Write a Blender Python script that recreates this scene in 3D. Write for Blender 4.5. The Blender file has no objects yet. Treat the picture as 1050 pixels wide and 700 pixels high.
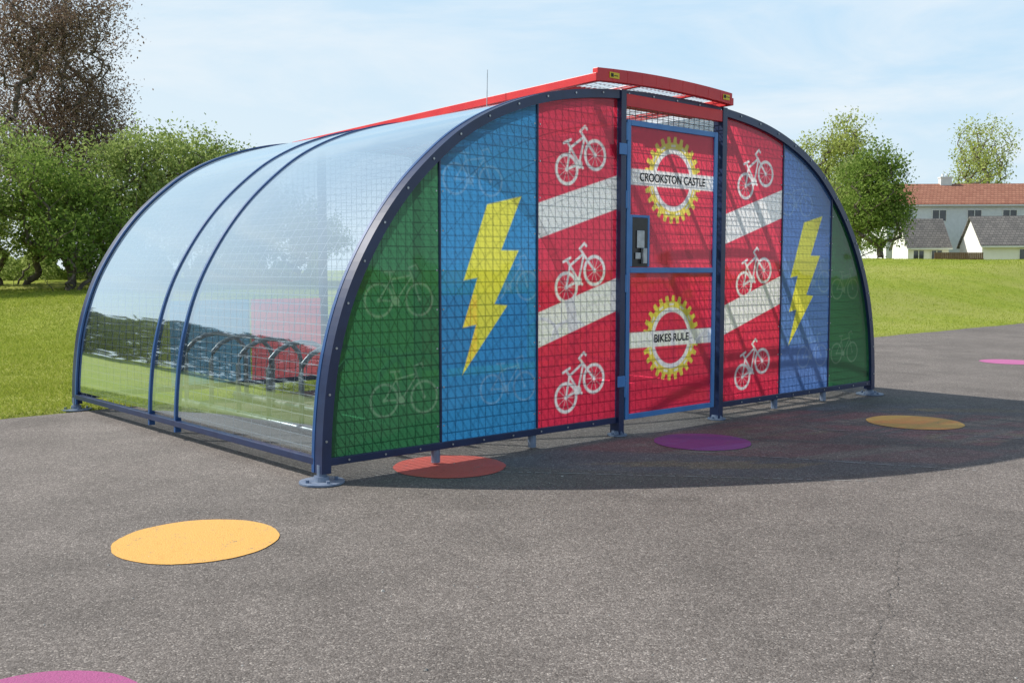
import bpy, math, random
import numpy as np
from mathutils import Vector, Matrix
random.seed(7); rng = np.random.default_rng(7)
scene = bpy.context.scene
scene.view_settings.view_transform='Standard'; scene.view_settings.look='None'; scene.view_settings.exposure=0; scene.view_settings.gamma=1
col = scene.collection

# ---------------------------------------------------------------- helpers
def link(o, parent=None):
    col.objects.link(o)
    if parent is not None: o.parent = parent
    return o
def empty(name, loc=(0,0,0)):
    e = bpy.data.objects.new(name, None); e.location = loc; e.empty_display_size = .3
    return link(e)
class MB:
    def __init__(s): s.v=[]; s.f=[]
    def quadface(s, pts):
        n=len(s.v); s.v += [tuple(p) for p in pts]; s.f.append(tuple(range(n,n+len(pts))))
    def hexa(s, p):
        n=len(s.v); s.v += [tuple(q) for q in p]
        for f in ((3,2,1,0),(4,5,6,7),(0,1,5,4),(1,2,6,5),(2,3,7,6),(3,0,4,7)):
            s.f.append(tuple(n+i for i in f))
    def box(s, x0,x1,y0,y1,z0,z1):
        s.hexa([(x0,y0,z0),(x1,y0,z0),(x1,y1,z0),(x0,y1,z0),(x0,y0,z1),(x1,y0,z1),(x1,y1,z1),(x0,y1,z1)])
    def wire(s,p0,p1,r,sg=.3):
        p0=Vector(p0);p1=Vector(p1); n=max(1,int((p1-p0).length/sg))
        s.tube([p0+(p1-p0)*(i/n) for i in range(n+1)],r,4,False)
    def tube(s, path, r, sides=6, cap=True, r1=None):
        path=[Vector(p) for p in path]; n0=len(s.v); m=len(path)
        for i,p in enumerate(path):
            if i==0: t=path[1]-p
            elif i==m-1: t=p-path[i-1]
            else: t=path[i+1]-path[i-1]
            t.normalize()
            ref=Vector((0,0,1)) if abs(t.z)<.9 else Vector((1,0,0))
            a=t.cross(ref).normalized(); b=t.cross(a).normalized()
            rr = r if r1 is None else r+(r1-r)*i/(m-1)
            for k in range(sides):
                w=2*math.pi*(k+.5)/sides
                s.v.append(tuple(p+a*math.cos(w)*rr+b*math.sin(w)*rr))
        for i in range(m-1):
            for k in range(sides):
                k2=(k+1)%sides
                s.f.append((n0+i*sides+k,n0+i*sides+k2,n0+(i+1)*sides+k2,n0+(i+1)*sides+k))
        if cap:
            s.f.append(tuple(n0+k for k in range(sides))[::-1])
            s.f.append(tuple(n0+(m-1)*sides+k for k in range(sides)))
    def cyl(s, c, r, z0, z1, n=24, r2=None):
        n0=len(s.v); r2=r if r2 is None else r2
        for z,rr in ((z0,r),(z1,r2)):
            for k in range(n):
                w=2*math.pi*k/n; s.v.append((c[0]+rr*math.cos(w),c[1]+rr*math.sin(w),z))
        for k in range(n):
            k2=(k+1)%n; s.f.append((n0+k,n0+k2,n0+n+k2,n0+n+k))
        s.f.append(tuple(n0+n+k for k in range(n))); s.f.append(tuple(n0+k for k in range(n))[::-1])
    def obj(s, name, mat, parent=None, smooth=False, bevel=0):
        me=bpy.data.meshes.new(name); me.from_pydata(s.v,[],s.f); me.update()
        if mat: me.materials.append(mat)
        if smooth:
            for p in me.polygons: p.use_smooth=True
        o=bpy.data.objects.new(name,me); link(o,parent)
        if bevel:
            m=o.modifiers.new("bev",'BEVEL'); m.width=bevel; m.segments=2; m.limit_method='ANGLE'
        return o
def np_mesh(name, V, F, mat, parent=None, smooth=False, link_it=True):
    me=bpy.data.meshes.new(name); nv=len(V); nf,k=F.shape
    me.vertices.add(nv); me.vertices.foreach_set("co", np.ascontiguousarray(V,dtype=np.float32).ravel())
    me.loops.add(nf*k); me.loops.foreach_set("vertex_index", np.ascontiguousarray(F,dtype=np.int32).ravel())
    me.polygons.add(nf); me.polygons.foreach_set("loop_start", np.arange(0,nf*k,k,dtype=np.int32))
    me.polygons.foreach_set("loop_total", np.full(nf,k,dtype=np.int32))
    if smooth: me.polygons.foreach_set("use_smooth", np.ones(nf,dtype=bool))
    me.update(calc_edges=True); me.validate()
    if mat: me.materials.append(mat)
    o=bpy.data.objects.new(name,me)
    if link_it: link(o,parent)
    return o

class NT:
    def __init__(s,mat): s.t=mat.node_tree; s.t.nodes.clear()
    def n(s,typ,**kw):
        nd=s.t.nodes.new(typ)
        for k,v in kw.items(): setattr(nd,k,v)
        return nd
    def l(s,a,b): s.t.links.new(a,b)
def newmat(name):
    m=bpy.data.materials.new(name); m.use_nodes=True; return m,NT(m)
def noisy(name, c1, c2, scale=5., rough=.6, metallic=0., bump=0., bscale=None, spec=.5, detail=4., c3=None, s3=.3, coat=0):
    m,t=newmat(name)
    out=t.n('ShaderNodeOutputMaterial'); b=t.n('ShaderNodeBsdfPrincipled')
    b.inputs['Roughness'].default_value=rough; b.inputs['Metallic'].default_value=metallic
    b.inputs['Specular IOR Level'].default_value=spec; b.inputs['Coat Weight'].default_value=coat
    tc=t.n('ShaderNodeTexCoord'); nz=t.n('ShaderNodeTexNoise'); nz.inputs['Scale'].default_value=scale; nz.inputs['Detail'].default_value=detail
    t.l(tc.outputs['Object'],nz.inputs['Vector'])
    mr=t.n('ShaderNodeMapRange'); mr.inputs[1].default_value=.35; mr.inputs[2].default_value=.65; t.l(nz.outputs[0],mr.inputs[0])
    mx=t.n('ShaderNodeMix',data_type='RGBA'); mx.inputs[6].default_value=(*c1,1); mx.inputs[7].default_value=(*c2,1)
    t.l(mr.outputs[0],mx.inputs[0]); cs=mx.outputs[2]
    if c3:
        n3=t.n('ShaderNodeTexNoise'); n3.inputs['Scale'].default_value=s3; n3.inputs['Detail'].default_value=3; t.l(tc.outputs['Object'],n3.inputs['Vector'])
        m3=t.n('ShaderNodeMapRange'); m3.inputs[1].default_value=.4; m3.inputs[2].default_value=.65; t.l(n3.outputs[0],m3.inputs[0])
        x3=t.n('ShaderNodeMix',data_type='RGBA'); x3.inputs[7].default_value=(*c3,1); t.l(cs,x3.inputs[6]); t.l(m3.outputs[0],x3.inputs[0]); cs=x3.outputs[2]
    t.l(cs,b.inputs['Base Color'])
    if bump:
        bn=t.n('ShaderNodeTexNoise'); bn.inputs['Scale'].default_value=bscale or scale*3; bn.inputs['Detail'].default_value=4; t.l(tc.outputs['Object'],bn.inputs['Vector'])
        bp=t.n('ShaderNodeBump'); bp.inputs['Strength'].default_value=bump; bp.inputs['Distance'].default_value=.02
        t.l(bn.outputs[0],bp.inputs['Height']); t.l(bp.outputs[0],b.inputs['Normal'])
    t.l(b.outputs[0],out.inputs[0]); return m

# ---------------------------------------------------------------- materials
M={}
M['navy']=noisy('navy_paint',(.010,.022,.075),(.014,.032,.10),6,.35,spec=.6)
M['blue']=noisy('blue_paint',(.045,.19,.48),(.06,.23,.54),6,.35,spec=.6)
M['ribblue']=noisy('rib_blue_paint',(.015,.07,.22),(.02,.09,.27),6,.35,spec=.6)
M['red']=noisy('red_paint',(.60,.015,.025),(.70,.03,.03),4,.4)
M['galv']=noisy('galvanised_steel',(.35,.37,.38),(.5,.52,.54),15,.4,metallic=.7)
M['wire']=noisy('mesh_wire',(.03,.04,.06),(.05,.06,.09),20,.5,metallic=.2)
M['wirewhite']=noisy('mesh_wire_light',(.40,.42,.45),(.55,.57,.6),20,.5,metallic=.3)
M['black']=noisy('black_plastic',(.01,.01,.012),(.02,.02,.022),20,.3)
M['text']=noisy('black_ink',(.008,.008,.01),(.012,.012,.014),20,.6)
M['sticker']=noisy('yellow_sticker',(.75,.55,.02),(.8,.6,.03),20,.5)
M['whitep']=noisy('white_plastic',(.7,.7,.68),(.8,.8,.78),10,.5)
M['glassdark']=noisy('dark_window_glass',(.02,.025,.03),(.05,.06,.07),2,.08,spec=.8)

def asphalt():
    m,t=newmat('asphalt'); out=t.n('ShaderNodeOutputMaterial'); b=t.n('ShaderNodeBsdfPrincipled')
    tc=t.n('ShaderNodeTexCoord')
    def noise(s,d=3,r=.5):
        n=t.n('ShaderNodeTexNoise'); n.inputs['Scale'].default_value=s; n.inputs['Detail'].default_value=d; n.inputs['Roughness'].default_value=r; t.l(tc.outputs['Object'],n.inputs['Vector']); return n.outputs[0]
    v=t.n('ShaderNodeTexVoronoi'); v.inputs['Scale'].default_value=140; t.l(tc.outputs['Object'],v.inputs['Vector'])
    sep=t.n('ShaderNodeSeparateColor'); t.l(v.outputs['Color'],sep.inputs[0])
    cr=t.n('ShaderNodeValToRGB'); e=cr.color_ramp.elements
    e[0].position=0; e[0].color=(.115,.100,.090,1); e[1].position=1; e[1].color=(.42,.38,.345,1)
    x=e.new(.45); x.color=(.183,.162,.148,1); x=e.new(.88); x.color=(.242,.216,.198,1)
    t.l(sep.outputs[0],cr.inputs[0])
    def mul(c,f,lo,hi,a=.35,bb=.65):
        mr=t.n('ShaderNodeMapRange'); mr.inputs[1].default_value=a; mr.inputs[2].default_value=bb; mr.inputs[3].default_value=lo; mr.inputs[4].default_value=hi; t.l(f,mr.inputs[0])
        mx=t.n('ShaderNodeVectorMath',operation='SCALE'); t.l(c,mx.inputs[0]); t.l(mr.outputs[0],mx.inputs['Scale']); return mx.outputs[0]
    c=mul(cr.outputs[0],noise(.35,5,.6),.84,1.1)
    c=mul(c,noise(1.6,7,.75),.84,1.12)
    c=mul(c,noise(28,3),.88,1.1)
    c=mul(c,noise(.9,2,.5),1,.84,.60,.70)
    t.l(c,b.inputs['Base Color']); b.inputs['Roughness'].default_value=.85; b.inputs['Specular IOR Level'].default_value=.25
    bp=t.n('ShaderNodeBump'); bp.inputs['Strength'].default_value=.5; bp.inputs['Distance'].default_value=.005
    t.l(v.outputs['Distance'],bp.inputs['Height']); bp.invert=True; t.l(bp.outputs[0],b.inputs['Normal'])
    t.l(b.outputs[0],out.inputs[0]); return m
M['asphalt']=asphalt()
def paintmat(name,c):
    m,t=newmat(name); out=t.n('ShaderNodeOutputMaterial'); b=t.n('ShaderNodeBsdfPrincipled'); tc=t.n('ShaderNodeTexCoord')
    v=t.n('ShaderNodeTexVoronoi'); v.inputs['Scale'].default_value=130; t.l(tc.outputs['Object'],v.inputs['Vector'])
    sep=t.n('ShaderNodeSeparateColor'); t.l(v.outputs['Color'],sep.inputs[0])
    n=t.n('ShaderNodeTexNoise'); n.inputs['Scale'].default_value=7; n.inputs['Detail'].default_value=7; n.inputs['Roughness'].default_value=.75; t.l(tc.outputs['Object'],n.inputs['Vector'])
    ad=t.n('ShaderNodeMath',operation='MULTIPLY_ADD'); t.l(sep.outputs[0],ad.inputs[0]); ad.inputs[1].default_value=.38; t.l(n.outputs[0],ad.inputs[2])
    cr=t.n('ShaderNodeValToRGB'); e=cr.color_ramp.elements
    e[0].position=.3; e[0].color=(*[q*.66 for q in c],1); e[1].position=1.0; e[1].color=(.16,.15,.14,1)
    x=e.new(.55); x.color=(*c,1); x=e.new(.86); x.color=(*[min(1,q*1.05) for q in c],1)
    t.l(ad.outputs[0],cr.inputs[0]); t.l(cr.outputs[0],b.inputs['Base Color']); b.inputs['Roughness'].default_value=.75
    bp=t.n('ShaderNodeBump'); bp.inputs['Strength'].default_value=.4; bp.inputs['Distance'].default_value=.004; bp.invert=True
    t.l(v.outputs['Distance'],bp.inputs['Height']); t.l(bp.outputs[0],b.inputs['Normal'])
    t.l(b.outputs[0],out.inputs[0]); return m
def leafmat(name,c1,c2,c3,trans=.35):
    m,t=newmat(name); out=t.n('ShaderNodeOutputMaterial'); g=t.n('ShaderNodeNewGeometry')
    cr=t.n('ShaderNodeValToRGB'); e=cr.color_ramp.elements
    e[0].color=(*c1,1); e[1].color=(*c3,1); x=e.new(.5); x.color=(*c2,1); t.l(g.outputs['Random Per Island'],cr.inputs[0])
    d=t.n('ShaderNodeBsdfDiffuse'); tr=t.n('ShaderNodeBsdfTranslucent'); mx=t.n('ShaderNodeMixShader'); mx.inputs[0].default_value=trans
    t.l(cr.outputs[0],d.inputs[0]); t.l(cr.outputs[0],tr.inputs[0]); t.l(d.outputs[0],mx.inputs[1]); t.l(tr.outputs[0],mx.inputs[2]); t.l(mx.outputs[0],out.inputs[0]); return m
M['leaf_light']=leafmat('leaves_spring',(.18,.25,.07),(.32,.41,.12),(.46,.53,.21),.42)
M['leaf_dark']=leafmat('leaves_green',(.11,.18,.035),(.20,.30,.065),(.31,.40,.11),.4)
M['leaf_yel']=leafmat('leaves_yellowgreen',(.27,.32,.08),(.42,.48,.14),(.54,.6,.22),.42)
M['leaf_brown']=leafmat('leaves_bronze',(.15,.10,.08),(.26,.18,.14),(.38,.30,.22),.35)
M['bark']=noisy('bark',(.09,.07,.06),(.18,.15,.125),8,.9,bump=.5)
M['blade']=leafmat('grass_blades',(.22,.29,.035),(.35,.42,.06),(.48,.49,.13),.38)
M['grass']=noisy('grass',(.23,.30,.035),(.31,.36,.055),1.7,.9,bump=.35,bscale=40,spec=.1,detail=12,c3=(.34,.36,.09),s3=.25)
M['harl']=noisy('roughcast_wall',(.66,.69,.70),(.73,.76,.77),3,.9,bump=.3,bscale=30)
M['white']=noisy('white_render',(.80,.79,.77),(.84,.83,.81),2,.9)
def tiles(name,c1,c2):
    m,t=newmat(name); out=t.n('ShaderNodeOutputMaterial'); b=t.n('ShaderNodeBsdfPrincipled'); tc=t.n('ShaderNodeTexCoord')
    br=t.n('ShaderNodeTexBrick'); br.inputs['Scale'].default_value=1; br.inputs['Color1'].default_value=(*c1,1); br.inputs['Color2'].default_value=(*c2,1)
    br.inputs['Mortar'].default_value=(*[q*.45 for q in c1],1); br.inputs['Mortar Size'].default_value=.02; br.inputs['Brick Width'].default_value=.35; br.inputs['Row Height'].default_value=.22
    mp=t.n('ShaderNodeMapping'); mp.inputs['Rotation'].default_value=(math.radians(90),0,0)
    t.l(tc.outputs['Object'],mp.inputs[0]); t.l(mp.outputs[0],br.inputs['Vector']); t.l(br.outputs[0],b.inputs['Base Color']); b.inputs['Roughness'].default_value=.85; t.l(b.outputs[0],out.inputs[0]); return m
M['tile_red']=tiles('red_roof_tiles',(.34,.14,.09),(.44,.20,.13))
M['tile_grey']=tiles('grey_roof_tiles',(.13,.125,.12),(.19,.18,.17))
M['timber']=noisy('timber_fence',(.16,.09,.05),(.22,.13,.08),4,.8)

def shellmat():
    m,t=newmat('clear_polycarbonate'); out=t.n('ShaderNodeOutputMaterial')
    lw=t.n('ShaderNodeLayerWeight'); lw.inputs['Blend'].default_value=.5
    cr=t.n('ShaderNodeValToRGB'); e=cr.color_ramp.elements
    e[0].position=.15; e[0].color=(.06,)*3+(1,); e[1].position=.84; e[1].color=(.95,)*3+(1,)
    x=e.new(.45); x.color=(.28,)*3+(1,); x=e.new(.58); x.color=(.60,)*3+(1,); x=e.new(.68); x.color=(.84,)*3+(1,)
    t.l(lw.outputs['Facing'],cr.inputs[0])
    tr=t.n('ShaderNodeBsdfTransparent'); tr.inputs[0].default_value=(.84,.91,.94,1)
    gl=t.n('ShaderNodeBsdfGlossy'); gl.inputs['Roughness'].default_value=.03; gl.inputs['Color'].default_value=(.80,.92,1,1)
    tc=t.n('ShaderNodeTexCoord'); nz=t.n('ShaderNodeTexNoise'); nz.inputs['Scale'].default_value=1.1; nz.inputs['Detail'].default_value=1; t.l(tc.outputs['Object'],nz.inputs['Vector'])
    bp=t.n('ShaderNodeBump'); bp.inputs['Strength'].default_value=.15; bp.inputs['Distance'].default_value=.03; t.l(nz.outputs[0],bp.inputs['Height']); t.l(bp.outputs[0],gl.inputs['Normal'])
    m1=t.n('ShaderNodeMixShader'); t.l(cr.outputs[0],m1.inputs[0]); t.l(tr.outputs[0],m1.inputs[1]); t.l(gl.outputs[0],m1.inputs[2])
    df=t.n('ShaderNodeBsdfDiffuse'); df.inputs[0].default_value=(.55,.74,.88,1); ts=t.n('ShaderNodeBsdfTranslucent'); ts.inputs[0].default_value=(.55,.74,.88,1)
    m2=t.n('ShaderNodeMixShader'); m2.inputs[0].default_value=.35; t.l(df.outputs[0],m2.inputs[1]); t.l(ts.outputs[0],m2.inputs[2])
    g=t.n('ShaderNodeNewGeometry'); sx=t.n('ShaderNodeSeparateXYZ'); t.l(g.outputs['True Normal'],sx.inputs[0]); ab=t.n('ShaderNodeMath',operation='ABSOLUTE'); t.l(sx.outputs['Z'],ab.inputs[0])
    dm=t.n('ShaderNodeMapRange'); dm.inputs[1].default_value=.2; dm.inputs[2].default_value=.8; dm.inputs[3].default_value=.03; dm.inputs[4].default_value=.30; t.l(ab.outputs[0],dm.inputs[0])
    m3=t.n('ShaderNodeMixShader'); t.l(dm.outputs[0],m3.inputs[0]); t.l(m1.outputs[0],m3.inputs[1]); t.l(m2.outputs[0],m3.inputs[2]); t.l(m3.outputs[0],out.inputs[0]); return m
M['shell']=shellmat()
def printmat():
    m,t=newmat('printed_translucent_panel'); out=t.n('ShaderNodeOutputMaterial')
    at=t.n('ShaderNodeAttribute',attribute_name='print')
    df=t.n('ShaderNodeBsdfDiffuse'); ts=t.n('ShaderNodeBsdfTranslucent'); tp=t.n('ShaderNodeBsdfTransparent'); gl=t.n('ShaderNodeBsdfGlossy'); gl.inputs['Roughness'].default_value=.05
    for s in (df,ts,tp): t.l(at.outputs['Color'],s.inputs[0])
    tc=t.n('ShaderNodeTexCoord'); nz=t.n('ShaderNodeTexNoise'); nz.inputs['Scale'].default_value=2.2; nz.inputs['Detail'].default_value=1; t.l(tc.outputs['Object'],nz.inputs['Vector'])
    bp=t.n('ShaderNodeBump'); bp.inputs['Strength'].default_value=.3; bp.inputs['Distance'].default_value=.03; t.l(nz.outputs[0],bp.inputs['Height']); t.l(bp.outputs[0],gl.inputs['Normal'])
    m1=t.n('ShaderNodeMixShader'); m1.inputs[0].default_value=.76; t.l(df.outputs[0],m1.inputs[1]); t.l(ts.outputs[0],m1.inputs[2])
    m2=t.n('ShaderNodeMixShader'); m2.inputs[0].default_value=.26; t.l(m1.outputs[0],m2.inputs[1]); t.l(tp.outputs[0],m2.inputs[2])
    fr=t.n('ShaderNodeFresnel'); fr.inputs[0].default_value=1.45
    m3=t.n('ShaderNodeMixShader'); t.l(fr.outputs[0],m3.inputs[0]); t.l(m2.outputs[0],m3.inputs[1]); t.l(gl.outputs[0],m3.inputs[2]); t.l(m3.outputs[0],out.inputs[0]); return m
M['print']=printmat()

# ---------------------------------------------------------------- camera
cam=bpy.data.cameras.new('camera'); cam.lens=33.8; cam.sensor_width=36; cam.clip_end=6000; cam.clip_start=.05
co=bpy.data.objects.new('camera',cam); co.location=(0,0,1.5); co.rotation_euler=(math.radians(90-4.234),0,0); link(co); scene.camera=co

# ---------------------------------------------------------------- light / sky
sv=Vector((-1.15,.23,1.0)).normalized()
sun=bpy.data.lights.new('sun','SUN'); sun.energy=5.0; sun.angle=math.radians(.53); sun.color=(1,.95,.87)
so=bpy.data.objects.new('sun',sun); so.rotation_euler=sv.to_track_quat('Z','Y').to_euler(); so.location=(-20,5,20); link(so)
el=math.asin(sv.z); az=math.atan2(sv.x,sv.y)
w=bpy.data.worlds.new('World'); scene.world=w; w.use_nodes=True; t=w.node_tree; t.nodes.clear()
N=lambda k:t.nodes.new(k)
def MR(src,a,b,c,d):
    n=N('ShaderNodeMapRange'); n.inputs[1].default_value=a; n.inputs[2].default_value=b; n.inputs[3].default_value=c; n.inputs[4].default_value=d; t.links.new(src,n.inputs[0]); return n.outputs[0]
def MIX(f,a,b):
    n=N('ShaderNodeMix'); n.data_type='RGBA'; t.links.new(f,n.inputs[0])
    for s,i in ((a,6),(b,7)):
        if isinstance(s,tuple): n.inputs[i].default_value=s
        else: t.links.new(s,n.inputs[i])
    return n.outputs[2]
def MUL(a,b):
    n=N('ShaderNodeMath'); n.operation='MULTIPLY'; t.links.new(a,n.inputs[0]); t.links.new(b,n.inputs[1]); return n.outputs[0]
sky=N('ShaderNodeTexSky'); sky.sky_type='NISHITA'; sky.sun_disc=False; sky.sun_elevation=el; sky.sun_rotation=az%(2*math.pi); sky.air_density=1; sky.dust_density=1.5; sky.ozone_density=1
tc=N('ShaderNodeTexCoord'); sp=N('ShaderNodeSeparateXYZ'); t.links.new(tc.outputs['Generated'],sp.inputs[0])
lowc=MIX(MR(sp.outputs['Z'],0,.30,0,1),(7.9,9.1,9.7,1),(4.7,7.4,9.9,1))
lowc=MIX(MR(sp.outputs['X'],.25,-.6,0,.7),lowc,(8.6,9.4,9.8,1))
base=MIX(MR(sp.outputs['Z'],.32,.72,.97,.06),sky.outputs[0],lowc)
mp=N('ShaderNodeMapping'); mp.inputs['Scale'].default_value=(1.0,1.0,5.0); mp.inputs['Rotation'].default_value=(.12,.3,.4); t.links.new(tc.outputs['Generated'],mp.inputs[0])
nz=N('ShaderNodeTexNoise'); nz.inputs['Scale'].default_value=2.3; nz.inputs['Detail'].default_value=9; nz.inputs['Roughness'].default_value=.58; nz.inputs['Distortion'].default_value=.5; t.links.new(mp.outputs[0],nz.inputs['Vector'])
cf=MUL(MR(nz.outputs[0],.45,.74,0,.85),MR(sp.outputs['Z'],.35,.70,1,.05))
fin=MIX(cf,base,(9.4,9.7,9.9,1))
bg=N('ShaderNodeBackground'); bg.inputs[1].default_value=.1; ow=N('ShaderNodeOutputWorld'); t.links.new(fin,bg.inputs[0]); t.links.new(bg.outputs[0],ow.inputs[0])

# ---------------------------------------------------------------- terrain
def sm(x): x=np.clip(x,0,1); return x*x*(3-2*x)
EO=np.array([-5.1,9.65]); ED=np.array([.745,.667]); EN=np.array([-.667,.745])
def terr(x,y):
    x=np.asarray(x,float); y=np.asarray(y,float)
    d=(x-EO[0])*EN[0]+(y-EO[1])*EN[1]
    r=sm((x/np.maximum(y,1)+.05)/.4)
    A=1.0+1.1*r
    h=-.03+.055*sm(d/.25)+A*sm((y-12)/(30+16*r))*sm(d/8)-r*.9*sm((y-62)/14)*sm(d/8)
    h+=sm(d/4)*.06*(np.sin(x*.31+y*.17)+np.sin(y*.43-x*.11+1.3))*sm((y-8)/10)
    return h
ev=np.sinh(np.linspace(-6.2,6.2,221))*5.0+8
dv=np.concatenate([-np.geomspace(3000,.3,24),[-.1,0,.08,.16,.25,.5,.8],np.geomspace(1.2,3000,110)])
E,D=np.meshgrid(ev,dv); X=EO[0]+E*ED[0]+D*EN[0]; Y=EO[1]+E*ED[1]+D*EN[1]; Z=terr(X,Y)
V=np.stack([X,Y,Z],-1).reshape(-1,3); ny,nx=X.shape
idx=np.arange(ny*nx).reshape(ny,nx); F=np.stack([idx[:-1,:-1],idx[:-1,1:],idx[1:,1:],idx[1:,:-1]],-1).reshape(-1,4)
np_mesh('grass_field',V,F,M['grass'],smooth=True)
mb=MB(); pts=[]
es=np.linspace(-60,90,500)
for e in es:
    j=.03*math.sin(e*1.7)+.02*math.sin(e*5.3+1)+random.uniform(-.012,.012)
    p=EO+ED*e+EN*(.02+j); pts.append((p[0],p[1],0))
for i in range(len(pts)-1):
    a=pts[i]; b=pts[i+1]; c=(b[0]-EN[0]*70,b[1]-EN[1]*70,0); d=(a[0]-EN[0]*70,a[1]-EN[1]*70,0)
    mb.quadface([a,d,c,b])
asph=mb.obj('asphalt_playground',M['asphalt'])
def blades(name,n,r0,r1,y0,y1,hs,ws):
    r=rng.uniform(r0,r1,n); y=y0*np.exp(rng.uniform(0,1,n)*math.log(y1/y0)); x=r*y
    d=(x-EO[0])*EN[0]+(y-EO[1])*EN[1]; k=d>.0; x=x[k]; y=y[k]; n=len(x); z=terr(x,y)-.01
    k2=(y/y0)**.5
    a=rng.uniform(0,2*np.pi,n); h=rng.uniform(.35,1,n)*hs*k2; wd=ws*k2*rng.uniform(.6,1.3,n)
    clump=.85+.12*np.sin(x*1.13+np.sin(y*.83)*3)*np.sin(y*.71+x*.6)+.12*np.sin(x*7.3+y*5.1)*np.sin(y*6.7-x*3.3)
    h*=clump
    lx=rng.normal(0,.6,n)*h; ly=rng.normal(0,.6,n)*h
    P0=np.stack([x-np.cos(a)*wd,y-np.sin(a)*wd,z],-1); P1=np.stack([x+np.cos(a)*wd,y+np.sin(a)*wd,z],-1); P2=np.stack([x+lx,y+ly,z+h],-1)
    V=np.stack([P0,P1,P2],1).reshape(-1,3); F=np.arange(3*n).reshape(n,3)
    return np_mesh(name,V,F,M['blade'])
blades('grass_blades',220000,-.62,-.2,8.8,34,.055,.006)
blades('grass_blades',90000,.3,.64,18,62,.055,.008)

dots=[(-1.754,5.258,.445,(.78,.42,.10)),(-1.64,3.11,.40,(.40,.09,.24)),(-.479,7.285,.43,(.66,.12,.09)),(1.667,8.34,.42,(.26,.07,.28)),(3.98,9.42,.45,(.72,.44,.11)),(8.16,15.7,.45,(.52,.14,.33))]
for x,y,r,c in dots:
    mb=MB(); n=90
    mb.quadface([(r*(1+.006*math.sin(k*.7)+random.uniform(-.005,.005))*math.cos(2*math.pi*k/n),r*(1+.006*math.sin(k*.5)+random.uniform(-.004,.004))*math.sin(2*math.pi*k/n),0) for k in range(n)])
    o=mb.obj('painted_ground_dot',paintmat('dot_paint',c)); o.location=(x,y,.004)
M['crack']=noisy('crack_filler',(.08,.072,.065),(.12,.11,.10),20,.9)
def strip(mb,p0,p1,wd,n=60,amp=.02,gap=0.,wmin=.1):
    p0=np.array(p0,float); p1=np.array(p1,float); d=p1-p0; nn=np.array([-d[1],d[0]])/np.linalg.norm(d); o=0; prev=None
    for i in range(n+1):
        o=.9*o+random.uniform(-amp,amp); c=p0+d*i/n+nn*o; w_=wd*random.uniform(wmin,1)
        cur=(c-nn*w_,c+nn*w_)
        if prev is not None and random.random()>=gap: mb.quadface([(prev[0][0],prev[0][1],.003),(cur[0][0],cur[0][1],.003),(cur[1][0],cur[1][1],.003),(prev[1][0],prev[1][1],.003)])
        prev=cur
mb=MB(); strip(mb,(2.15,5.2),(1.25,3.3),.0025,120,.012); strip(mb,(2.15,5.2),(4.0,5.9),.002,80,.012)
mb.obj('asphalt_cracks',M['crack'])
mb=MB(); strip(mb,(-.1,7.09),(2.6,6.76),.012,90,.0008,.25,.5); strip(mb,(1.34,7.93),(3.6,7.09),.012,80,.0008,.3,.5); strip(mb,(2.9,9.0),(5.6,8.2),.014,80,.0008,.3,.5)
mb.obj('pale_ground_strips',noisy('pale_strip',(.28,.27,.26),(.45,.44,.42),14,.8))  # thin broken pale strips laid just above the asphalt
mb=MB()
for i in range(260):
    yy=2.6*math.exp(random.random()*1.5); xx=random.uniform(-.6,.6)*yy; r=random.uniform(.003,.007)
    if i<14: r=random.uniform(.008,.014)
    n0=len(mb.v); a=random.random()*6
    for k in range(4): mb.v.append((xx+r*math.cos(a+k*1.57)*random.uniform(.6,1.2),yy+r*math.sin(a+k*1.57)*random.uniform(.6,1.2),0.001))
    mb.v.append((xx,yy,r*.8))
    for k in range(4): mb.f.append((n0+k,n0+(k+1)%4,n0+4))
mb.obj('loose_grit',noisy('grit',(.25,.24,.22),(.55,.53,.5),30,.8))

# ---------------------------------------------------------------- bicycle shelter
O=Vector((-1.345,6.711,0)); U=Vector((.76,.65,0)); VV=Vector((-.684,.729,0)); NF=Vector((.65,-.76,0))
W=7.47; DEP=4.9
root=empty('bicycle_shelter',O)
def P(s,v,z): return U*s+VV*v+Vector((0,0,z))
half=np.array([(0,.0),(.018,.4),(.08,.86),(.22,1.32),(.43,1.72),(.68,2.06),(.96,2.34),(1.27,2.58),(1.66,2.78),(2.2,2.95),(2.9,3.05),(3.735,3.075)])
full=np.concatenate([half,np.array([(W-a,b) for a,b in half[-2::-1]])])
def catmull(C,n):
    out=[]
    Pp=np.concatenate([[2*C[0]-C[1]],C,[2*C[-1]-C[-2]]])
    for i in range(1,len(Pp)-2):
        p0,p1,p2,p3=Pp[i-1:i+3]
        def tj(ti,a,b): return ti+np.linalg.norm(b-a)**.5
        t0=0;t1=tj(t0,p0,p1);t2=tj(t1,p1,p2);t3=tj(t2,p2,p3)
        for k in range(n):
            tt=t1+(t2-t1)*k/n
            A1=(t1-tt)/(t1-t0)*p0+(tt-t0)/(t1-t0)*p1;A2=(t2-tt)/(t2-t1)*p1+(tt-t1)/(t2-t1)*p2;A3=(t3-tt)/(t3-t2)*p2+(tt-t2)/(t3-t2)*p3
            B1=(t2-tt)/(t2-t0)*A1+(tt-t0)/(t2-t0)*A2;B2=(t3-tt)/(t3-t1)*A2+(tt-t1)/(t3-t1)*A3
            out.append((t2-tt)/(t2-t1)*B1+(tt-t1)/(t2-t1)*B2)
    out.append(C[-1]); return np.array(out)
raw=catmull(full,8)
L=np.concatenate([[0],np.cumsum(np.linalg.norm(np.diff(raw,axis=0),axis=1))])
NA=160; LL=np.linspace(0,L[-1],NA+1); arc=np.stack([np.interp(LL,L,raw[:,0]),np.interp(LL,L,raw[:,1])],1)
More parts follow.
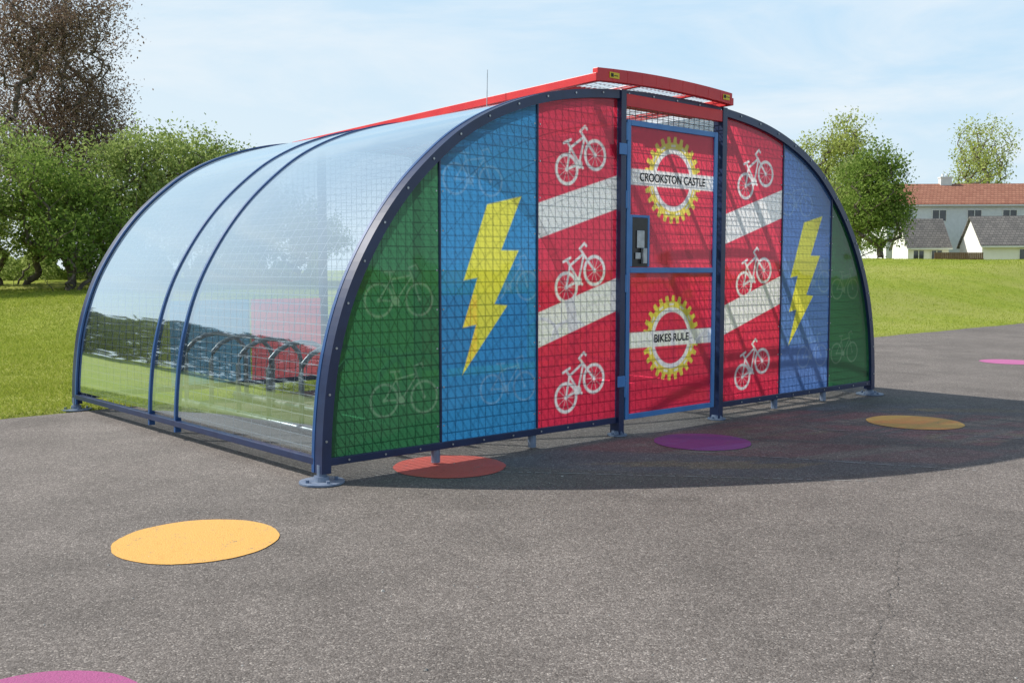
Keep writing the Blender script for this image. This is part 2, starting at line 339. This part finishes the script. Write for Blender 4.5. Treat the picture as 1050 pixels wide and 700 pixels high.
tan=np.gradient(arc,axis=0); tan/=np.linalg.norm(tan,axis=1)[:,None]; nor=np.stack([-tan[:,1],tan[:,0]],1)
def arcz(s): return np.interp(s,raw[:,0],raw[:,1])
def arch_bar(mb,o_out,o_in,v0,v1,zmin=.05):
    sel=[i for i in range(NA+1) if arc[i,1]>=zmin]
    n0=len(mb.v)
    for i in sel:
        a=arc[i]+nor[i]*o_out; b=arc[i]+nor[i]*o_in
        for q,v in ((a,v0),(b,v0),(b,v1),(a,v1)): mb.v.append(tuple(P(q[0],v,q[1])))
    for j in range(len(sel)-1):
        for k in range(4):
            k2=(k+1)%4; mb.f.append((n0+4*j+k,n0+4*j+k2,n0+4*j+4+k2,n0+4*j+4+k))
    mb.f.append((n0,n0+1,n0+2,n0+3)); e=n0+4*(len(sel)-1); mb.f.append((e+3,e+2,e+1,e))
RV=(2.38,2.94)
mb=MB()
arch_bar(mb,.03,-.045,-.045,.05); arch_bar(mb,.03,-.045,DEP-.05,DEP+.045)
mb.obj('end_arches',M['navy'],root)
mb=MB()
arch_bar(mb,.034,.016,.052,.085)
for v in RV: arch_bar(mb,.024,-.03,v-.015,v+.015)
arch_bar(mb,.034,.016,DEP-.085,DEP-.052)
mb.obj('roof_ribs',M['ribblue'],root)
def sheet(mb,i0,i1,v0,v1,nv=2,off=.010):
    n0=len(mb.v); vs=np.linspace(v0,v1,nv)
    for i in range(i0,i1+1):
        q=arc[i]+nor[i]*off
        for v in vs: mb.v.append(tuple(P(q[0],v,q[1])))
    m=i1-i0
    for a in range(m):
        for b in range(nv-1):
            mb.f.append((n0+a*nv+b,n0+a*nv+b+1,n0+(a+1)*nv+b+1,n0+(a+1)*nv+b))
iS=min(i for i in range(NA) if arc[i,1]>.2); iA=min(range(NA),key=lambda i:abs(arc[i,0]-2.8)); iB=min(range(NA),key=lambda i:abs(arc[i,0]-(W-2.8)))
mb=MB()
for a,b in ((iS,iA),(iB,NA-iS)):
    for v0,v1 in ((.055,RV[0]-.017),(RV[0]+.017,RV[1]-.017),(RV[1]+.017,DEP-.055)): sheet(mb,a,b,v0,v1,2)
mb.obj('clear_roof_sheets',M['shell'],root,smooth=True)
mb=MB()
step=.075; kk=int(L[-1]/step)
for k in range(3,kk-2):
    l=k*step; s=np.interp(l,LL,arc[:,0]); z=np.interp(l,LL,arc[:,1])
    nn=np.array([np.interp(l,LL,nor[:,0]),np.interp(l,LL,nor[:,1])]); q=np.array([s,z])-nn*.03
    mb.wire(P(q[0],.05,q[1]),P(q[0],DEP-.05,q[1]),.0034)
for v in np.arange(.2,DEP,.15):
    pts=[P(*( (arc[i]-nor[i]*.035)[0],v,(arc[i]-nor[i]*.035)[1])) for i in range(iS-1,NA-iS+2,2)]
    mb.tube(pts,.0022,4,False)
mb.obj('side_weldmesh',M['wirewhite'],root)
def gridmesh(v,mb,dx=.076,dz=.09,r=.0032,rv=.0036):
    for j,s in enumerate(np.arange(.08,W-.05,dx)):
        zt=float(arcz(s))-.03
        if zt>.3: mb.wire(P(s,v,.17),P(s,v,zt),rv,1.)
    for z in np.arange(.2,3.03,dz):
        s0=float(np.interp(z,half[:,1],half[:,0]))+.03
        mb.wire(P(s0,v+.008,z),P(W-s0,v+.008,z),r)
mb=MB(); gridmesh(.03,mb); gridmesh(DEP-.04,mb); mb.obj('end_weldmesh',M['wire'],root)

# ---- printed panels
G=np.array((.045,.21,.09));B=np.array((.045,.31,.66));R=np.array((.90,.045,.105));Yl=np.array((.97,.90,.10));Wh=np.array((.98,.97,.99));Pu=np.array((.13,.27,.66));BY=np.array((.96,.78,.11))
def seg(s,z,a,b):
    ax,az_=a;bx,bz=b; dx=bx-ax;dz=bz-az_; t_=np.clip(((s-ax)*dx+(z-az_)*dz)/(dx*dx+dz*dz+1e-12),0,1)
    return np.hypot(s-ax-t_*dx,z-az_-t_*dz)
AA=.005
def cov(d): return np.clip(.5-d/AA/2,0,1)
def bike(s,z,c,scale,tilt,lw=.011):
    ca,sa=math.cos(tilt),math.sin(tilt)
    x=((s-c[0])*ca+(z-c[1])*sa)/scale+.5; y=(-(s-c[0])*sa+(z-c[1])*ca)/scale+.22
    d=np.full(s.shape,9.)
    for cx in (0,1):
        rr=np.hypot(x-cx,y); d=np.minimum(d,abs(rr-.33)-.02); d=np.minimum(d,rr-.035)
        for k in range(5):
            an=k*math.pi/5+.2; d=np.minimum(d,seg(x,y,(cx-.32*math.cos(an),-.32*math.sin(an)),(cx+.32*math.cos(an),.32*math.sin(an)))+.016)
    d=np.minimum(d,np.hypot(x-.42,y+.02)-.085)
    for a,b in (((0,0),(.42,-.02)),((.42,-.02),(.26,.56)),((.3,.42),(.78,.5)),((.42,-.02),(.79,.45)),((0,0),(.3,.42)),((.76,.62),(1,0)),((.74,.66),(.93,.72)),((.93,.72),(.97,.64)),((.14,.58),(.38,.58)),((.42,-.02),(.5,-.14))):
        d=np.minimum(d,seg(x,y,a,b)-.012)
    return cov(d*scale-lw*.42)
bolt=[(1.50,2.02),(1.86,2.10),(1.645,1.66),(1.83,1.66),(1.575,1.23),(1.71,1.215),(1.246,.68),(1.385,1.07),(1.25,1.05),(1.40,1.44),(1.262,1.42)]
def poly(s,z,pts):
    ins=np.zeros(s.shape,bool); d=np.full(s.shape,9.); n=len(pts)
    for i in range(n):
        a=pts[i]; b=pts[(i+1)%n]; d=np.minimum(d,seg(s,z,a,b))
        c=((a[1]>z)!=(b[1]>z))&(s<(b[0]-a[0])*(z-a[1])/((b[1]-a[1]) or 1e-9)+a[0]); ins^=c
    return cov(np.where(ins,-d,d))
def mixc(c,new,a): return c*(1-a[...,None])+np.asarray(new)*a[...,None]
def gear(s,z,c,colr):
    x=s-c[0]; y=z-c[1]; r=np.hypot(x,y); th=np.arctan2(y,x)
    ro=.375+.028*np.clip(np.sin(th*26)*3,-1,1)
    colr=mixc(colr,BY,cov(r-ro)); colr=mixc(colr,Wh,cov(abs(r-.262)-.028)); colr=mixc(colr,R,cov(r-.245))
    d=abs(r-.318)-.010; k=cov(d)*(np.sin(th*13)>.3); colr=mixc(colr,Wh,k*.8)
    return colr
def panel(name,s0,s1,v,paint,zb=.17,ztop=None,res=.0075,par=root):
    ns=max(2,int((s1-s0)/res)); S=np.linspace(s0,s1,ns+1); zt=np.array([ (arcz(q)-.02) if ztop is None else ztop for q in S]); zt=np.maximum(zt,zb+.02)
    nz_=int((zt.max()-zb)/res); T=np.linspace(0,1,nz_+1)
    SS=np.repeat(S[None],nz_+1,0); ZZ=zb+(zt[None]-zb)*T[:,None]
    C=paint(SS,ZZ)
    Xp=SS*U.x+VV.x*v; Yp=SS*U.y+VV.y*v
    Vt=np.stack([Xp,Yp,ZZ],-1).reshape(-1,3); ny,nx=SS.shape; idx=np.arange(ny*nx).reshape(ny,nx)
    Fc=np.stack([idx[:-1,:-1],idx[:-1,1:],idx[1:,1:],idx[1:,:-1]],-1).reshape(-1,4)
    o=np_mesh(name,Vt,Fc,M['print'],par)
    ca=o.data.color_attributes.new('print','FLOAT_COLOR','POINT')
    A=np.ones((ny*nx,4),np.float32); A[:,:3]=np.clip(C.reshape(-1,3),0,1); ca.data.foreach_set('color',A.ravel())
    return o
def flat(s,colr): return np.ones(s.shape+(3,))*colr
def p_green1(s,z):
    c=flat(s,G)
    for q in ((.70,.62),(.66,1.36)): c=mixc(c,(.45,.62,.45),bike(s,z,q,.36,0,.003)*.30)
    return c
def p_green2(s,z):
    c=flat(s,G)
    for q in ((6.85,.62),(6.83,1.36)): c=mixc(c,(.45,.62,.45),bike(s,z,q,.34,0,.003)*.30)
    return c
def p_blue(off,colr):
    def f(s,z):
        c=flat(s,colr)
        for q in ((1.72,.62),(1.36,2.28),(1.75,1.45)): c=mixc(c,(.5,.7,.85),bike(s,z,(q[0]+off,q[1]),.35,0,.003)*.25)
        return mixc(c,Yl,poly(s,z,[(a+off,b) for a,b in bolt]))
    return f
def p_red(off):
    def f(s,z):
        c=flat(s,R); x=s-2.05-off
        for zc in (1.91,1.0): c=mixc(c,Wh,cov(abs(z-(zc+.30*x))-.148))
        for zc in (2.50,1.50,.55): c=mixc(c,Wh,bike(s,z,(2.51+off,zc),.37,.40,.016))
        return c
    return f
def p_door(s,z):
    c=flat(s,R); c=gear(s,z,(3.735,2.34),c); c=gear(s,z,(3.735,.86),c)
    for zc in (2.34,.86): c=mixc(c,Wh,cov(abs(z-zc)-.072))
    return c
v=-.012
panel('green_panel',.03,1.02,v,p_green1); panel('blue_panel',1.045,2.02,v,p_blue(0,B))
panel('red_panel',2.04,2.985,v,p_red(0))
panel('red_panel_2',4.52,5.53,v,p_red(2.52)); panel('purple_panel',5.55,6.49,v,p_blue(4.46,Pu))
panel('green_panel_2',6.51,W-.03,v,p_green2)
v=DEP+.012
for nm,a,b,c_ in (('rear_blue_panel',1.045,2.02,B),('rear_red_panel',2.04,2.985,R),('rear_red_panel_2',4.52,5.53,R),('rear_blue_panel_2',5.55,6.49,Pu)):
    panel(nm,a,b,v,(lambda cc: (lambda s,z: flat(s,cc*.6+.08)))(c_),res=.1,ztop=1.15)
dz0,dz1=.14,2.84
panel('door_panel',3.12,4.36,-.03,p_door,zb=dz0+.03,ztop=dz1-.03)
def bx(mb,s0,s1,v0,v1,z0,z1):
    mb.hexa([P(s0,v0,z0),P(s1,v0,z0),P(s1,v1,z0),P(s0,v1,z0),P(s0,v0,z1),P(s1,v0,z1),P(s1,v1,z1),P(s0,v1,z1)])
mb=MB()
bx(mb,2.99,3.055,-.06,.05,.012,3.09); bx(mb,4.44,4.51,-.06,.05,.012,3.09)
bx(mb,2.99,3.055,DEP-.05,DEP+.06,.012,3.06); bx(mb,4.44,4.51,DEP-.05,DEP+.06,.012,3.06)
for a,b in ((.0,2.985),(4.515,W)):
    bx(mb,a+.02,b-(.02 if b==W else 0),-.035,.06,.12,.175); bx(mb,a+.02,b-(.02 if b==W else 0),DEP-.06,DEP+.035,.12,.175)
bx(mb,-.03,.03,.06,DEP-.06,.125,.175); bx(mb,W-.03,W+.03,.06,DEP-.06,.125,.175)
for s in (1.03,2.03,5.54,6.50):
    bx(mb,s-.008,s+.008,-.026,-.004,.177,float(arcz(s))-.04)
mb.obj('posts_and_rails',M['navy'],root,bevel=.004)
mb=MB()
f=-.045;g=-.018
bx(mb,3.085,3.135,f,.01,dz0,dz1); bx(mb,4.335,4.385,f,.01,dz0,dz1)
for z0,z1 in ((dz0,dz0+.05),(1.475,1.525),(dz1-.05,dz1)): bx(mb,3.136,4.334,f,.01,z0,z1)
bx(mb,3.136,3.165,f+.003,0,1.53,2.0); bx(mb,3.375,3.40,f+.003,0,1.53,2.0); bx(mb,3.166,3.374,f+.003,0,1.975,2.0)
for z in (.35,1.3,2.05,2.65): mb.cyl(P(3.07,-.055,0),.018,z,z+.16,12)
bx(mb,2.955,3.05,-.075,-.063,2.52,2.62);bx(mb,2.955,3.05,-.075,-.063,.45,.55)
mb.obj('door_frame',M['blue'],root,bevel=.004)
mb=MB(); bx(mb,3.167,3.373,f+.006,.03,1.53,1.973); mb.obj('lock_box',M['black'],root)
mb=MB(); bx(mb,3.20,3.27,f-.008,f+.003,1.60,1.66); bx(mb,3.22,3.32,f-.006,f+.003,1.70,1.86); bx(mb,3.28,3.33,f-.03,f+.003,1.56,1.70); mb.obj('lock_handle',M['galv'],root,bevel=.006)
mb=MB()
for s,v in ((0,0),(W,0),(0,DEP),(W,DEP),(3.02,-.01),(4.475,-.01),(1.0,.01),(2.0,.01),(5.5,.01),(6.45,.01)):
    big = s in (0,W) or 3<s<4.6
    c=P(s,v,0)
    if big:
        mb.cyl(c,.16 if s in(0,W) else .09,.004,.016,28); mb.cyl(c,.055,.017,.05,16,.05)
        for k in range(4):
            a=k*math.pi/2+.6; rr=.11 if s in (0,W) else .065; mb.cyl((c.x+rr*math.cos(a),c.y+rr*math.sin(a)),.014,.0165,.035,6)
    if not 3<s<4.6: mb.tube([c+Vector((0,0,.017)),c+Vector((0,0,.13))],.035,10)
mb.obj('base_feet',noisy('blue_grey_base',(.10,.15,.25),(.22,.27,.36),8,.5),root)
mb=MB()
for l in np.arange(.3,L[-1]-.2,.33):
    s=np.interp(l,LL,arc[:,0]); z=np.interp(l,LL,arc[:,1]); c=P(s,-.047,z)
    mb.tube([c,c+NF*.006],.009,8)
for s in np.arange(.2,W,.31):
    if not 2.95<s<4.56:
        c=P(s,-.036,.148); mb.tube([c,c+NF*.006],.008,8)
for s0 in (1.03,2.03,5.54,6.5):
    for z in np.arange(.3,2.9,.3):
        if z<arcz(s0)-.1:
            for o_ in (-.03,.03):
                c=P(s0+o_,-.014,z); mb.tube([c,c+NF*.005],.007,8)
mb.obj('fasteners',M['galv'],root)
mb=MB(); zc=3.10; cs0,cs1=2.58,4.44; FV=-.10
def drop(v): return -.11*max(0,v)/DEP
def crossbar(v0,v1,z0,z1):
    xs=np.linspace(cs0,cs1,11); q=drop(v0); mid=(cs0+cs1)/2; hw=(cs1-cs0)/2
    for i in range(10):
        c=lambda s:.03*(1-((s-mid)/hw)**2)+q
        a,b=xs[i],xs[i+1]
        mb.hexa([P(a,v0,z0+c(a)),P(b,v0,z0+c(b)),P(b,v1,z0+c(b)),P(a,v1,z0+c(a)),P(a,v0,z1+c(a)),P(b,v0,z1+c(b)),P(b,v1,z1+c(b)),P(a,v1,z1+c(a))])
crossbar(FV-.06,FV,zc+.0,zc+.11)
for v in (.35,1.3,2.25,3.2,4.15): crossbar(v,v+.05,zc,zc+.05)
crossbar(DEP-.2,DEP-.15,zc,zc+.07)
def rail(s0,s1,v0,v1,z0,z1):
    a,b=drop(v0),drop(v1)
    mb.hexa([P(s0,v0,z0+a),P(s1,v0,z0+a),P(s1,v1,z0+b),P(s0,v1,z0+b),P(s0,v0,z1+a),P(s1,v0,z1+a),P(s1,v1,z1+b),P(s0,v1,z1+b)])
rail(cs0-.02,cs0+.03,FV-.062,DEP-.1,zc-.005,zc+.065); rail(cs1-.03,cs1+.02,FV-.062,DEP-.1,zc-.005,zc+.065)
bx(mb,3.06,4.435,-.055,.0,2.95,3.06)
bx(mb,3.06,4.435,.30,.345,3.02,3.085)
for s in (3.25,4.0): rail(s,s+.04,FV,DEP-.2,zc+.05,zc+.085)
mb.obj('roof_vent_frame',M['red'],root,bevel=.004)
mb=MB()
for s in np.arange(cs0+.05,cs1-.03,.055): mb.wire(P(s,FV,zc+.06),P(s,DEP-.15,zc+.06+drop(DEP)),.003)
for v in np.arange(FV+.05,DEP-.15,.11): mb.wire(P(cs0+.03,v,zc+.066+drop(v)),P(cs1-.03,v,zc+.066+drop(v)),.003)
mb.obj('roof_vent_mesh',M['wirewhite'],root)
mb=MB()
fv=FV-.062
bx(mb,2.72,2.84,fv-.004,fv-.001,zc+.040,zc+.090); bx(mb,4.29,4.39,fv-.004,fv-.001,zc+.035,zc+.085)
mb.obj('warning_stickers',M['sticker'],root)
mb=MB()
for s0 in (2.735,4.30):
    bx(mb,s0,s0+.03,fv-.007,fv-.0045,zc+.05,zc+.08); bx(mb,s0+.04,s0+.085,fv-.007,fv-.0045,zc+.06,zc+.066)
mb.obj('warning_sticker_print',M['text'],root)
mb=MB(); mb.tube([P(2.45,1.1,3.0),P(2.46,1.1,3.36)],.005,6,True,.003); mb.obj('antenna',M['galv'],root)
def text(body,s,z,width,h):
    cu=bpy.data.curves.new('lettering','FONT'); cu.body=body; cu.align_x='CENTER'; cu.align_y='CENTER'; cu.size=h; cu.extrude=.0008; cu.offset=.0022
    o=bpy.data.objects.new('lettering',cu); link(o,root); cu.materials.append(M['text'])
    bpy.context.view_layer.update(); k=width/max(o.dimensions.x,1e-3)
    m=Matrix((( U.x*k,0,NF.x,0),(U.y*k,0,NF.y,0),(0,1,0,0),(0,0,0,1)))
    o.matrix_local=Matrix.Translation(P(s,-.03,z)+NF*.004)@m
text('CROOKSTON CASTLE',3.735,2.34,.94,.105); text('BIKES RULE',3.735,.86,.50,.105)
rk=empty('bicycle_rack',O)
mb=MB()
for s_ in (1.3,W-1.3):
    for v in np.arange(.7,4.6,.6):
        pts=[P(s_-.35,v,0)]
        for k in range(9):
            a=math.pi-k*math.pi/8; pts.append(P(s_+.35*math.cos(a)*1.0,v,.55+.25*math.sin(a)))
        pts.append(P(s_+.35,v,0)); mb.tube(pts,.024,8)
    mb.tube([P(s_-.35,.4,.06),P(s_-.35,4.6,.06)],.03,6); mb.tube([P(s_+.35,.4,.06),P(s_+.35,4.6,.06)],.03,6)
mb.obj('hoops',M['galv'],rk,smooth=True)

# ---------------------------------------------------------------- trees
def tree(name,loc,H,R_,leaf,nleaf,lsize,base=.15,nb=260,sig=.3,seed=0,stems=1,lobes=9,tw=.011,lowdens=1.):
    rg=np.random.default_rng(seed); r=random.Random(seed); root_=empty(name,loc)
    lc=[]
    for i in range(lobes):
        a=2*math.pi*i/lobes*2.4+rg.uniform(0,.6); zz=base+(1-base)*rg.uniform(.12,.82); prof=math.sqrt(max(.05,1-((zz-.5*(1+base))/(.62*(1-base)))**2))
        lc.append((math.cos(a)*R_*.6*prof*rg.uniform(.5,1.1),math.sin(a)*R_*.6*prof*rg.uniform(.5,1.1),zz*H,rg.uniform(.30,.5)*R_,rg.uniform(.12,.22)*H))
    lc.append((0,0,H*.82,R_*.4,H*.17))
    pts=[]
    while len(pts)<nb:
        c=lc[rg.integers(len(lc))]; u=rg.normal(0,1,3); u/=np.linalg.norm(u); u*=rg.uniform(.2,1)**.5
        p=np.array([c[0]+u[0]*c[3],c[1]+u[1]*c[3],c[2]+u[2]*c[4]])
        if p[2]>base*H*.6 and p[2]<H: pts.append(p)
    nodes=[];par=[]
    for k in range(stems):
        a=2*math.pi*k/stems+.4; off=np.array([math.cos(a),math.sin(a),0])*(.12*R_ if stems>1 else 0); last=-1
        hh=max(base*H,.3) if stems>1 else base*H+.12*H
        for j in range(4):
            f_=j/3; nodes.append(off*(1+f_*1.3)+np.array([rg.normal(0,.02)*H*f_,rg.normal(0,.02)*H*f_,hh*f_-.2*(j==0)])); par.append(last); last=len(nodes)-1
    c0=np.array([0,0,base*H]); pts.sort(key=lambda p:np.linalg.norm(p-c0))
    tipn=[]
    for p in pts:
        A=np.array(nodes); d=np.linalg.norm(A-p,axis=1)+np.maximum(0,A[:,2]-p[2]+.1)*2.0+np.linalg.norm(A-c0,axis=1)*.15
        for i in range(stems):
            d[i*4]=99; d[i*4+1]+=1
        j=int(np.argmin(d)); q=nodes[j]; mid=(q+p)/2+rg.normal(0,.06,3)*np.linalg.norm(p-q)+np.array([0,0,-.04*np.linalg.norm(p-q)])
        nodes.append(mid); par.append(j); nodes.append(p); par.append(len(nodes)-2); tipn.append(len(nodes)-1)
    cnt=np.ones(len(nodes))
    for i in range(len(nodes)-1,-1,-1):
        if par[i]>=0: cnt[par[i]]+=cnt[i]
    mb=MB()
    for i in range(len(nodes)):
        if par[i]<0: continue
        ra=tw*math.sqrt(cnt[par[i]])**.9; rb=tw*math.sqrt(cnt[i])**.9
        if par[i]>=0 and cnt[i]<cnt[par[i]]*.5: ra=rb*1.25
        mb.tube([nodes[par[i]],nodes[i]],ra,5 if cnt[i]>6 else 3,False,rb)
    mb.obj('trunk_and_branches',M['bark'],root_,smooth=True)
    T=np.array([nodes[i] for i in tipn]); wgt=rg.uniform(.05,1,len(T))**1.3*np.where(T[:,2]<.4*H,lowdens,1); wgt/=wgt.sum()
    ci=rg.choice(len(T),nleaf,p=wgt); C=T[ci]+rg.normal(0,sig,(nleaf,3))*np.array([1,1,.8])
    C[:,2]=np.maximum(C[:,2],.1)
    a=rg.normal(0,1,(nleaf,3)); a/=np.linalg.norm(a,axis=1)[:,None]; b=rg.normal(0,1,(nleaf,3)); b=np.cross(a,b); b/=np.linalg.norm(b,axis=1)[:,None]
    sz=lsize*rg.uniform(.5,1.3,nleaf)[:,None]
    Vv=np.stack([C-a*sz,C+b*sz*.5,C+a*sz,C-b*sz*.5],1).reshape(-1,3); Fv=np.arange(nleaf*4).reshape(-1,4)
    np_mesh('foliage',Vv,Fv,M[leaf],root_)
def at(px,y):
    x=px*y; return (x,y,float(terr(x,y)))
tree('copper_tree',at(-.478,46),15.8,4.6,'leaf_brown',60000,.07,base=.2,nb=1200,sig=.42,seed=3,lobes=18,tw=.008)
bs=[(-.60,32,5.8,3.4,'leaf_light'),(-.52,36,6.4,3.4,'leaf_light'),(-.465,33,4.8,2.8,'leaf_dark'),(-.425,36,5.9,3.0,'leaf_light'),(-.375,38,6.5,3.4,'leaf_light'),(-.325,39,6.3,3.0,'leaf_light'),(-.285,42,5.8,2.8,'leaf_dark'),(-.235,44,4.5,3.0,'leaf_dark')]
for i,(r_,y_,h_,R_,lf) in enumerate(bs):
    tree('hawthorn_tree',at(r_,y_),h_,R_,lf,12500,.08,base=.08,nb=330,sig=.27,seed=20+i,stems=5,lobes=13,tw=.009)
def leafbelt(name,xx,yy,hh,sz0,mat,n):
    zz=terr(xx,yy)+rng.uniform(0,1,n)**.8*hh
    C=np.stack([xx,yy,zz],-1); a=rng.normal(0,1,(n,3)); a/=np.linalg.norm(a,axis=1)[:,None]; b=np.cross(a,rng.normal(0,1,(n,3))); b/=np.linalg.norm(b,axis=1)[:,None]; sz=sz0*rng.uniform(.5,1.3,n)[:,None]
    np_mesh(name,np.stack([C-a*sz,C+b*sz*.5,C+a*sz,C-b*sz*.5],1).reshape(-1,3),np.arange(4*n).reshape(-1,4),mat)
n=40000; q=rng.uniform(-.68,-.2,n); yy=rng.uniform(39,46,n)
leafbelt('undergrowth',q*yy,yy,.9+.5*np.sin(q*60)+.4*np.sin(q*151),.10,M['leaf_light'],n)
M['leaf_reflection']=leafmat('leaves_reflection_belt',(.02,.035,.02),(.04,.06,.03),(.07,.09,.05),.1)  # dark leaf colour for the added out-of-view belt only
n=34000; yy=rng.uniform(-30,62,n); xx=-56+rng.uniform(-3,3,n)+.1*yy
leafbelt('unseen_reflection_belt',xx,yy,9.0+.8*np.sin(yy*.31)+.5*np.sin(yy*.83+1),.42,M['leaf_reflection'],n)  # unseen belt added out of frame, for a dark reflection in the roof sheets
tree('field_maple_tree',at(.338,70),11.3,3.2,'leaf_yel',12500,.11,base=.2,nb=420,sig=.38,seed=41,lobes=12,tw=.014)
tree('hawthorn_tree',at(.375,60),7.4,2.7,'leaf_dark',18000,.10,base=.06,nb=330,sig=.32,seed=42,stems=4,lobes=12,tw=.011)
tree('hawthorn_tree',at(.352,64),7.2,2.8,'leaf_light',14000,.10,base=.06,nb=330,sig=.32,seed=45,stems=4,lobes=12,tw=.011)
tree('field_maple_tree',(.480*125,125,1.0),20.3,6.0,'leaf_yel',11000,.17,base=.3,nb=420,sig=.6,seed=43,lobes=12,tw=.022)

# ---------------------------------------------------------------- houses
def house(name,loc,yaw,w_,d_,eave,ridge,wall,roof,wins,doors=(),chim=()):
    r=empty(name,loc); r.rotation_euler=(0,0,yaw)
    mb=MB(); mb.box(0,w_,0,d_,-1,eave)
    mb.quadface([(0,0,eave),(0,d_,eave),(0,d_/2,ridge-.05)]); mb.quadface([(w_,0,eave),(w_,d_/2,ridge-.05),(w_,d_,eave)])
    mb.obj('walls',wall,r)
    mb=MB(); o=.35; k=(ridge-eave)/(d_/2)
    for sgn in (0,1):
        y0=-o if sgn==0 else d_+o; ze=eave-k*o
        a=[(-.2,y0,ze),(w_+.2,y0,ze),(w_+.2,d_/2,ridge),(-.2,d_/2,ridge)]
        b=[(x,y,z+.14) for x,y,z in a]
        mb.hexa(a+b) if sgn==0 else mb.hexa([a[1],a[0],a[3],a[2],b[1],b[0],b[3],b[2]])
    mb.obj('roof',roof,r)
    mb=MB(); mg=MB()
    for x,z,ww,hh in wins:
        for p,q_,s_,t_ in ((x-.07,x,z-.07,z+hh+.07),(x+ww,x+ww+.07,z-.07,z+hh+.07),(x,x+ww,z-.07,z),(x,x+ww,z+hh,z+hh+.07),(x+ww/2-.03,x+ww/2+.03,z,z+hh)): mb.box(p,q_,-.06,.02,s_,t_)
        mg.box(x,x+ww,-.02,.03,z,z+hh)
    mb.box(-.2,w_+.2,-.50,-.40,eave-k*.35-.08,eave-k*.35+.06)
    mb.obj('window_frames',M['whitep'],r); mg.obj('window_glass',M['glassdark'],r)
    if doors:
        mb=MB()
        for x in doors: mb.box(x,x+.95,-.05,.03,0,2.1)
        mb.obj('door',M['timber'],r)
    if chim:
        mb=MB()
        for x in chim:
            mb.box(x,x+1.1,d_/2-.35,d_/2+.35,ridge-.4,ridge+.7); mb.box(x-.06,x+1.16,d_/2-.41,d_/2+.41,ridge+.701,ridge+.82)
            for j in (.2,.6): mb.cyl((x+j+.1,d_/2),.12,ridge+.821,ridge+1.15,10)
        mb.obj('chimneys',wall,r)
wins=[]
for i in range(9):
    for z in (.7,2.95,5.05):
        wins += [(1.0+i*3.4,z,1.3,1.05)]
house('terraced_house_block',(37.2,96,1.3),math.radians(-3),34,8,6.75,8.9,M['harl'],M['tile_red'],wins,doors=(2.6,12.7,23),chim=(6.5,15.2,27.5))
house('white_bungalow',(40.9,84,1.3),math.radians(-12),20,8,2.45,4.95,M['white'],M['tile_grey'],[(3,.9,1.6,1.1),(8,.9,1.6,1.1),(13,.9,1.2,1.1)],doors=(11,))
house('white_cottage',(36.5,89,1.3),math.radians(-6),3.6,5,2.5,4.9,M['white'],M['tile_grey'],[(.5,.9,.9,1.1),(2.1,.9,.9,1.1)])
mb=MB()
for i in range(26): mb.box(i*.16,i*.16+.14,0,.03,-.5,1.7)
mb.box(0,4.2,.031,.08,.4,.5); mb.box(0,4.2,.031,.08,1.1,1.2)
fo=mb.obj('timber_fence',M['timber']); fo.location=(35.9,82,1.3)
